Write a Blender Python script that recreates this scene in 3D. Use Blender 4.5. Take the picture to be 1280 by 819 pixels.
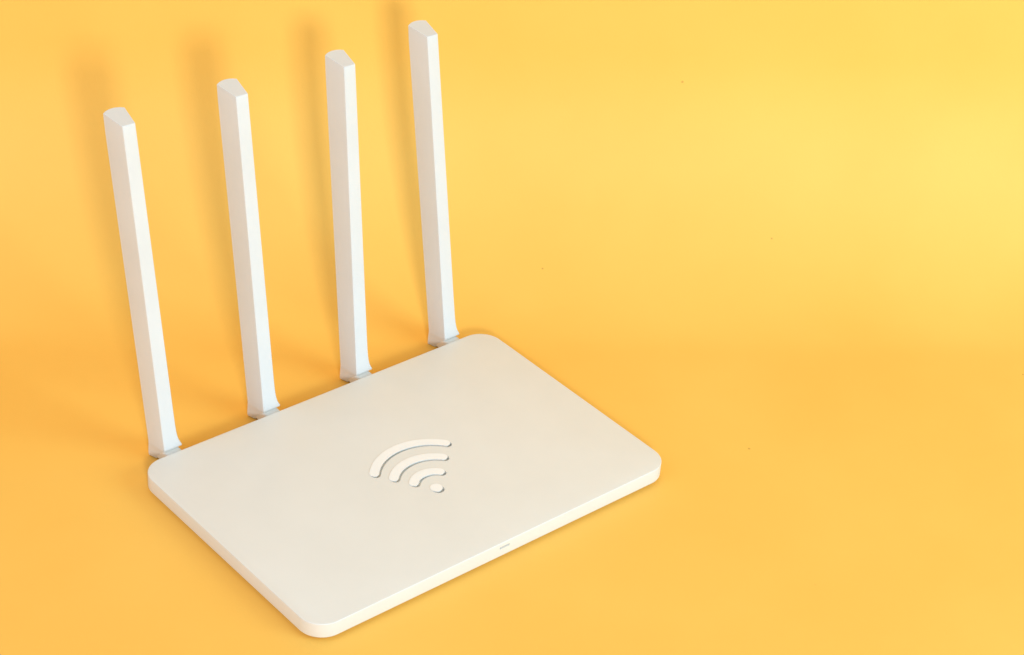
import bpy, bmesh, math, random
from mathutils import Vector, Matrix, noise

# ------------------------------------------------------------------ scene
for o in list(bpy.data.objects):
    bpy.data.objects.remove(o, do_unlink=True)
scene = bpy.context.scene
COL = scene.collection
MM = 0.001
FLOOR = -8.9                       # paper surface, mm below the router's top face
def V(x, y, z):                    # router millimetres -> metres, paper at z = 0
    return Vector((x*MM, y*MM, (z-FLOOR)*MM))

# ---- camera (solved from the router's edges)
cam_d = bpy.data.cameras.new('camera')
cam = bpy.data.objects.new('camera', cam_d); COL.objects.link(cam)
head, pitch, roll = 0.747, 0.575, 0.0843
fwd = Vector((math.sin(head)*math.cos(pitch), math.cos(head)*math.cos(pitch), -math.sin(pitch)))
rt = Vector((math.cos(head), -math.sin(head), 0)); up = rt.cross(fwd)
rt2 = math.cos(roll)*rt + math.sin(roll)*up
up2 = -math.sin(roll)*rt + math.cos(roll)*up
CAM = V(-480.245, -577.41, 562.095)
M4 = Matrix((rt2, up2, -fwd)).transposed().to_4x4(); M4.translation = CAM
cam.matrix_world = M4
cam_d.sensor_fit = 'HORIZONTAL'; cam_d.sensor_width = 36.0
cam_d.lens = 2661.447/1280*36
cam_d.clip_start = 0.02; cam_d.clip_end = 50
scene.camera = cam

# ---- exposure
vs = scene.view_settings
vs.view_transform = 'Standard'; vs.look = 'None'; vs.gamma = 1.0; vs.exposure = 0.0
vs.use_curve_mapping = False

# ---- room light
w = bpy.data.worlds.new('World'); scene.world = w; w.use_nodes = True
bg = w.node_tree.nodes['Background']
bg.inputs[0].default_value = (0.92, 1.0, 1.09, 1); bg.inputs[1].default_value = 0.49

# ---- lamps
def area(name, loc, target, size, power, col, sy=None):
    d = bpy.data.lights.new(name, 'AREA'); d.energy = power; d.color = col
    d.size = size
    if sy: d.shape = 'RECTANGLE'; d.size_y = sy
    o = bpy.data.objects.new(name, d); COL.objects.link(o)
    o.location = loc
    o.rotation_euler = (Vector(target)-Vector(loc)).to_track_quat('-Z', 'Y').to_euler()
    return o
ctr = V(0, 60, 60)
def around(az, el, dist):          # az: degrees to the right of the camera's heading line, as seen from the router
    a = math.radians(az) + head
    e = math.radians(el)
    return ctr + dist*Vector((-math.sin(a)*math.cos(e), -math.cos(a)*math.cos(e), math.sin(e)))
ux0 = Vector((math.cos(math.radians(-34.4)), math.sin(math.radians(-34.4)), 0))   # along the backdrop, to the right
# az is measured so that negative turns to the camera's right
area('key_lamp', around(-13.0, 22, 1.7), ctr, 0.19, 12.9, (1.0, 0.98, 0.96))
area('window_softbox', around(-62, 26, 1.25) + ux0*0.22, ctr + ux0*0.42 + Vector((0, 0, 0.08)), 0.7, 9.3, (0.64, 1.0, 1.18), 0.7)
area('added_fill', around(48, 40, 1.5), ctr, 0.9, 3.4, (0.88, 1.0, 1.18), 0.9)  # added lamp at camera left, brightens the left faces of antennas and cover

# ------------------------------------------------------------------ materials
def mat(name): 
    m = bpy.data.materials.new(name); m.use_nodes = True
    nt = m.node_tree
    return m, nt, nt.nodes['Principled BSDF']
def N(nt, t, **kw):
    n = nt.nodes.new(t)
    for k, v in kw.items():
        if k in n.inputs.keys(): n.inputs[k].default_value = v
        else: setattr(n, k, v)
    return n

def plastic(name, col, rough=0.42, bump=0.02, var=0.03):
    m, nt, b = mat(name)
    tc = N(nt, 'ShaderNodeTexCoord')
    n1 = N(nt, 'ShaderNodeTexNoise', Scale=45.0, Detail=4.0)
    n2 = N(nt, 'ShaderNodeTexNoise', Scale=2600.0, Detail=2.0)
    nt.links.new(tc.outputs['Object'], n1.inputs['Vector']); nt.links.new(tc.outputs['Object'], n2.inputs['Vector'])
    r = N(nt, 'ShaderNodeValToRGB')
    r.color_ramp.elements[0].position = 0.3; r.color_ramp.elements[1].position = 0.7
    r.color_ramp.elements[0].color = (*[c*(1-var) for c in col], 1)
    r.color_ramp.elements[1].color = (*col, 1)
    nt.links.new(n1.outputs['Fac'], r.inputs['Fac']); nt.links.new(r.outputs['Color'], b.inputs['Base Color'])
    mr = N(nt, 'ShaderNodeMapRange'); mr.inputs['To Min'].default_value = rough-.05; mr.inputs['To Max'].default_value = rough+.06
    nt.links.new(n1.outputs['Fac'], mr.inputs['Value']); nt.links.new(mr.outputs['Result'], b.inputs['Roughness'])
    bp = N(nt, 'ShaderNodeBump', Strength=bump, Distance=0.0002)
    nt.links.new(n2.outputs['Fac'], bp.inputs['Height']); nt.links.new(bp.outputs['Normal'], b.inputs['Normal'])
    return m

M_SHELL = plastic('white_plastic', (0.765, 0.755, 0.715), 0.46, 0.12)
M_ANT = plastic('antenna_plastic', (0.70, 0.712, 0.715), 0.42, 0.10)
M_GLYPH = plastic('symbol_plastic', (0.90, 0.90, 0.885), 0.40, 0.05)
M_BASE = plastic('underside_plastic', (0.66, 0.64, 0.60), 0.55, 0.1)
M_FOOT = plastic('grey_rubber', (0.25, 0.25, 0.24), 0.8, 0.3)
M_SLOT = plastic('indicator_lens', (0.50, 0.49, 0.46), 0.35, 0.0)

def paper():
    m, nt, b = mat('yellow_paper')
    tc = N(nt, 'ShaderNodeTexCoord')
    P = tc.outputs['Object']
    n1 = N(nt, 'ShaderNodeTexNoise', Scale=9.0, Detail=5.0)
    n2 = N(nt, 'ShaderNodeTexNoise', Scale=900.0, Detail=3.0)
    for n in (n1, n2): nt.links.new(P, n.inputs['Vector'])
    r = N(nt, 'ShaderNodeValToRGB')
    r.color_ramp.elements[0].position = 0.3; r.color_ramp.elements[1].position = 0.72
    r.color_ramp.elements[0].color = (0.920, 0.512, 0.092, 1)
    r.color_ramp.elements[1].color = (0.950, 0.552, 0.110, 1)
    nt.links.new(n1.outputs['Fac'], r.inputs['Fac'])
    # rare specks of dust in the sheet
    vo = N(nt, 'ShaderNodeTexVoronoi', Scale=30.0); nt.links.new(P, vo.inputs['Vector'])
    lt = N(nt, 'ShaderNodeMath', operation='LESS_THAN'); lt.inputs[1].default_value = 0.02
    nt.links.new(vo.outputs['Distance'], lt.inputs[0])
    ml = N(nt, 'ShaderNodeMath', operation='MULTIPLY'); ml.inputs[1].default_value = 0.45
    nt.links.new(lt.outputs[0], ml.inputs[0])
    mx = N(nt, 'ShaderNodeMixRGB'); mx.inputs['Color2'].default_value = (0.35, 0.17, 0.03, 1)
    nt.links.new(ml.outputs[0], mx.inputs['Fac']); nt.links.new(r.outputs['Color'], mx.inputs['Color1'])
    nt.links.new(mx.outputs['Color'], b.inputs['Base Color'])
    b.inputs['Roughness'].default_value = 0.62
    b.inputs['Specular IOR Level'].default_value = 0.35
    bp = N(nt, 'ShaderNodeBump', Strength=0.15, Distance=0.0003)
    nt.links.new(n2.outputs['Fac'], bp.inputs['Height'])
    nt.links.new(bp.outputs['Normal'], b.inputs['Normal'])
    return m
M_PAPER = paper()

# ------------------------------------------------------------------ helpers
def link(name, bm, m, parent=None, smooth=35):
    me = bpy.data.meshes.new(name)
    bmesh.ops.recalc_face_normals(bm, faces=bm.faces)
    bm.to_mesh(me); bm.free()
    return link_mesh(name, me, m, parent, smooth)
def link_mesh(name, me, m, parent=None, smooth=35):
    me.materials.clear(); me.materials.append(m)
    if smooth:
        me.polygons.foreach_set('use_smooth', [True]*len(me.polygons))
        me.set_sharp_from_angle(angle=math.radians(smooth))
    o = bpy.data.objects.new(name, me); COL.objects.link(o)
    if parent: o.parent = parent
    return o
def loft(bm, rings):
    """rings of equal length (Vectors); capped at both ends"""
    vv = [[bm.verts.new(p) for p in r] for r in rings]
    n = len(vv[0])
    for a, b in zip(vv, vv[1:]):
        for i in range(n):
            bm.faces.new((a[i], a[(i+1) % n], b[(i+1) % n], b[i]))
    bm.faces.new(list(reversed(vv[0]))); bm.faces.new(vv[-1])
def rrect(w, d, r, z, seg=14, cx=0, cy=0):
    out = []
    for k, (sx, sy) in enumerate(((1, 1), (-1, 1), (-1, -1), (1, -1))):
        for i in range(seg+1):
            a = math.pi/2*(k + i/seg)
            out.append(V(cx + sx*(w/2-r) + r*math.cos(a), cy + sy*(d/2-r) + r*math.sin(a), z))
    return out
def evaluated(o):
    dg = bpy.context.evaluated_depsgraph_get()
    return bpy.data.meshes.new_from_object(o.evaluated_get(dg))

# ------------------------------------------------------------------ backdrop: one sheet of paper, floor curving up into a wall
CREASE = math.radians(-34.4)
ux = Vector((math.cos(CREASE), math.sin(CREASE), 0)); uy = Vector((-math.sin(CREASE), math.cos(CREASE), 0))
START, RAD = 100.0, 110.0
def backdrop():
    prof = []                                     # (distance behind, height)
    for i in range(40): prof.append((-900 + (START+900)*i/40, 0))
    for i in range(33):
        a = math.pi/2*i/32
        prof.append((START + RAD*math.sin(a), RAD*(1-math.cos(a))))
    for i in range(1, 36): prof.append((START+RAD, RAD + 25*i))
    bm = bmesh.new(); rows = []
    NX = 120
    for j in range(NX+1):
        x = -1300 + 2600*j/NX
        row = []
        for (d, h) in prof:
            # the sheet bows a little, more so up the wall
            t = max(0.0, min(1.0, (d-START)/RAD))
            wv = 5.0*t*noise.noise(Vector((x*0.006, h*0.002, 3.1))) + 1.2*t*noise.noise(Vector((x*0.022, h*0.004, 9.7)))
            p = ux*(x*MM) + uy*((d+wv)*MM) + Vector((0, 0, h*MM))
            row.append(bm.verts.new(p))
        rows.append(row)
    for a, b in zip(rows, rows[1:]):
        for i in range(len(a)-1): bm.faces.new((a[i], b[i], b[i+1], a[i+1]))
    o = link('paper_backdrop', bm, M_PAPER, None, 180)
    o['kind'] = 'structure'
    return o
backdrop()

# ------------------------------------------------------------------ router
router = bpy.data.objects.new('router', None); COL.objects.link(router)
router.empty_display_size = 0.05
router['label'] = 'white wireless router with four upright antennas lying on yellow paper'
router['category'] = 'router'

W, D = 195.0, 131.0
RC = 11.0
def edge_rings():
    T = 7.4
    rings = []
    b = 0.9
    for i in range(6):                              # rounded lower edge
        a = math.pi/2*i/5
        ins = b*(1-math.sin(a)); rings.append((ins, -T + b*(1-math.cos(a))))
    for i in range(6):                              # rounded upper edge
        a = math.pi/2*i/5
        b2 = 0.4
        ins = b2*(1-math.cos(a)); rings.append((ins, -b2 + b2*math.sin(a)))
    return [rrect(W-2*i, D-2*i, RC-i, z) for i, z in rings]

# wi-fi symbol: arcs (centre x, y, radius, half angle) and a dot, measured on the top face
ARCS = [(3.3, -13.9, 26.4, 48.8), (2.1, -17.3, 19.1, 45.6), (0.75, -18.4, 9.9, 47.0)]
DOT = (-0.5, -19.9, 2.75)
STROKE = 4.3
def arc_outline(a, half, grow=0.0, seg=40, cap=10):
    cx, cy, R, A = a; hw = half + grow
    A = math.radians(A); pts = []
    for i in range(seg+1):
        t = math.pi/2 + A - 2*A*i/seg
        pts.append((cx + (R+hw)*math.cos(t), cy + (R+hw)*math.sin(t)))
    def capp(t, s):
        ex, ey = cx + R*math.cos(t), cy + R*math.sin(t)
        return [(ex + hw*math.cos(t + s*math.pi*i/cap), ey + hw*math.sin(t + s*math.pi*i/cap)) for i in range(1, cap)]
    pts += capp(math.pi/2 - A, -1)
    for i in range(seg+1):
        t = math.pi/2 - A + 2*A*i/seg
        pts.append((cx + (R-hw)*math.cos(t), cy + (R-hw)*math.sin(t)))
    t = math.pi/2 + A
    ex, ey = cx + R*math.cos(t), cy + R*math.sin(t)
    pts += [(ex + hw*math.cos(t + math.pi - math.pi*i/cap), ey + hw*math.sin(t + math.pi - math.pi*i/cap)) for i in range(1, cap)]
    return pts
def dot_outline(r): return [(DOT[0] + r*math.cos(2*math.pi*i/32), DOT[1] + r*math.sin(2*math.pi*i/32)) for i in range(32)]
def prism(bm, rings):                               # rings: list of (outline, z)
    loft(bm, [[V(x, y, z) for x, y in pts] for pts, z in rings])

GAP, DROP = 0.05, -1.05          # moat added along the front of each stroke for a dark shade line
cut = bmesh.new()
def moved(pts): return [(x + 0.12, y + DROP) for x, y in pts]
for a in ARCS: prism(cut, [(moved(arc_outline(a, STROKE/2, GAP)), -1.5), (moved(arc_outline(a, STROKE/2, GAP)), 2.0)])
prism(cut, [(moved(dot_outline(DOT[2]+GAP)), -1.5), (moved(dot_outline(DOT[2]+GAP)), 2.0)])
# the indicator slot in the front edge
sl = []
SX, SZ, SL, SH = 0.2, -2.5, 5.6, 1.0
for yy in (-D/2-2, -D/2+0.8):
    ring = []
    for k, sx in enumerate((1, -1)):
        for i in range(9):
            t = -math.pi/2 + math.pi*(k + i/8)
            ring.append(V(SX + sx*(SL-SH)/2 + SH/2*math.cos(t), yy, SZ + SH/2*math.sin(t)))
    sl.append(ring)
loft(cut, sl)
cutter = link('cutter', cut, M_SHELL, None, 0)

bm = bmesh.new(); loft(bm, edge_rings())
cover = link('cover_blank', bm, M_SHELL, None, 0)
md = cover.modifiers.new('cut', 'BOOLEAN'); md.operation = 'DIFFERENCE'; md.object = cutter; md.solver = 'EXACT'
bpy.context.view_layer.update()
me = evaluated(cover)
for o in (cover, cutter): bpy.data.objects.remove(o, do_unlink=True)
me.name = 'top_cover'
cover = link_mesh('top_cover', me, M_SHELL, router, 30)

# symbol pieces stand in the grooves added for shade, a little proud of the cover
def pillow(fn):
    r = []
    top = 0.2                                       # sides lean inwards below the lip, shaped to stay unlit
    r.append((fn(-0.75), -1.6)); r.append((fn(-0.04), top-0.05)); r.append((fn(0.0), top-0.03)); r.append((fn(-0.03), top))
    return r
for a in ARCS:
    bm = bmesh.new(); prism(bm, pillow(lambda g, a=a: arc_outline(a, STROKE/2, g)))
    link('symbol_arc', bm, M_GLYPH, router, 40)
bm = bmesh.new(); prism(bm, pillow(lambda g: dot_outline(DOT[2]+g)))
link('symbol_dot', bm, M_GLYPH, router, 40)

# indicator lens at the bottom of the slot
bm = bmesh.new()
loft(bm, [[Vector((p.x, (-D/2+yy)*MM, p.z)) for p in sl[0]] for yy in (0.9, 0.45)])
link('indicator_lens', bm, M_SLOT, router, 40)

# lower housing and feet
bm = bmesh.new()
loft(bm, [rrect(W-20, D-20, 8, -8.4), rrect(W-12, D-12, 9, -7.9), rrect(W-6, D-6, 10, -7.2)])
link('lower_housing', bm, M_BASE, router, 40)
for sx in (-1, 1):
    for sy in (-1, 1):
        bm = bmesh.new()
        cx, cy = sx*72, sy*42
        rings = []
        for rr, z in ((5.0, FLOOR-0.02), (5.4, FLOOR+.2), (5.4, -8.3)):
            rings.append([V(cx + rr*math.cos(2*math.pi*i/24), cy + rr*math.sin(2*math.pi*i/24), z) for i in range(24)])
        loft(bm, rings); link('foot', bm, M_FOOT, router, 40)

# antennas -------------------------------------------------------
def section(fw, depth, al, ar, bulge, r=0.45):
    """outline in local x,y: front edge from (0,0) to (fw,0), back from ar to al at depth, bowed back"""
    P = [Vector((0, 0)), Vector((fw, 0)), Vector((fw+ar, depth)), Vector((al, depth))]
    out = []
    def corner(i, rr):
        a, b, c = P[i-1], P[i], P[(i+1) % 4]
        u, v = (a-b).normalized(), (c-b).normalized()
        for k in range(5):
            t = k/4
            p = b + u*rr*(1-t)**2 + v*rr*t**2
            out.append(p)
    corner(0, r); corner(1, r); corner(2, r*1.2)
    for k in range(1, 8):
        t = k/8
        p = P[2].lerp(P[3], t); p.y += bulge*math.sin(math.pi*t)
        if .1 < t < .95: out.append(p)
    corner(3, r)
    return out
ANT = [  # top D corner, base D corner
    ((-87.7, 85.7, 153.9), (-80.0, 72.6, 0.0)),
    ((-33.2, 85.7, 152.3), (-27.3, 72.6, 0.0)),
    ((22.6, 85.7, 151.4), (25.2, 72.6, 0.0)),
    ((68.1, 85.7, 154.3), (78.0, 72.6, 0.0)),
]
for top, base in ANT:
    eye = Vector((-480.245, -577.41, 562.095))      # measured points, set 5 mm nearer than the first estimate
    top = Vector(top); base = Vector(base)
    top = top + 5.0*(eye-top).normalized(); base = base + 5.0*(eye-base).normalized()
    base = base + (top-base)*(-base.z/(top.z-base.z))
    secs = []
    def at(z, s, off=(0, 0), scale=1.0):
        t = z/top.z
        o = base.lerp(top, t) if t >= 0 else Vector((base.x, base.y, z))
        c = sum(s, Vector((0, 0)))/len(s)
        return [V(o.x + off[0] + c.x + (q.x-c.x)*scale, o.y + off[1] + c.y + (q.y-c.y)*scale, z) for q in s]
    def sec(t, extra=0.0):
        fw = 7.0 + (6.0-7.0)*t + extra
        dp = 10.6 + (11.3-10.6)*t
        return section(fw, dp, -1.6 - 0.6*t, 2.4 - 0.5*t, 1.4)
    rings = []
    # the foot: its front is cut away on a slant, its back runs down to the hinge
    def foot(z, cutback, ex, ins):
        o = at(z, sec(0, ex))
        y0 = min(v.y for v in o) + cutback*MM; y1 = max(v.y for v in o)
        xc = sum(v.x for v in o)/len(o)
        f = (y1-y0)/(y1-min(v.y for v in o))
        return [Vector((xc + (v.x-xc)*ins, y1 - (y1-v.y)*f, v.z)) for v in o]
    for z, cb, ins in ((-8.4, 7.0, 0.90), (-7.0, 6.2, 0.94), (-5.2, 5.0, 0.96), (-3.6, 3.6, 0.97), (-2.2, 2.0, 0.98), (-1.3, 0.9, 0.99), (-0.7, 0.25, 1.0)):
        rings.append(foot(z, cb, 2.3, ins))
    for z, ex in ((0.0, 2.1), (0.8, 1.65), (1.8, 1.2), (3.0, 0.8), (4.5, 0.5), (7, 0.2), (11, 0.05), (19, 0)):
        rings.append(at(z, sec(z/top.z, ex)))
    for k in range(1, 7):
        z = 19 + (top.z-6-19)*k/6
        rings.append(at(z, sec(z/top.z)))
    def tilt(ring, rise=2.0):                       # the end face slopes up towards the back
        y0 = min(v.y for v in ring); y1 = max(v.y for v in ring)
        return [Vector((v.x, v.y, v.z + rise*MM*(v.y-y0)/(y1-y0))) for v in ring]
    rings.append(tilt(at(top.z-0.5, sec(1))))
    rings.append(tilt(at(top.z-0.15, sec(1), scale=0.99)))
    rings.append(tilt(at(top.z, sec(1), scale=0.965)))
    bm = bmesh.new(); loft(bm, rings)
    ant = link('antenna', bm, M_ANT, router, 22)
    # hinge block that carries the blade into the housing
    bm = bmesh.new()
    x0, x1, z0, z1, r = base.x + 0.2, base.x + 8.3, -8.0, -1.5, 1.2
    rr = []
    for y, g in ((62.0, 0), (75.5, 0), (76.2, 0.25), (76.6, 0.8)):
        ring = []
        for k, (sx, sz) in enumerate(((1, 1), (0, 1), (0, 0), (1, 0))):
            for i in range(6):
                a = math.pi/2*(k + i/5)
                px = (x1-r if sx else x0+r) + (r-g)*math.cos(a); pz = (z1-r if sz else z0+r) + (r-g)*math.sin(a)
                ring.append(V(px, y, pz))
        rr.append(ring)
    loft(bm, rr); link('hinge', bm, M_SHELL, ant, 40)
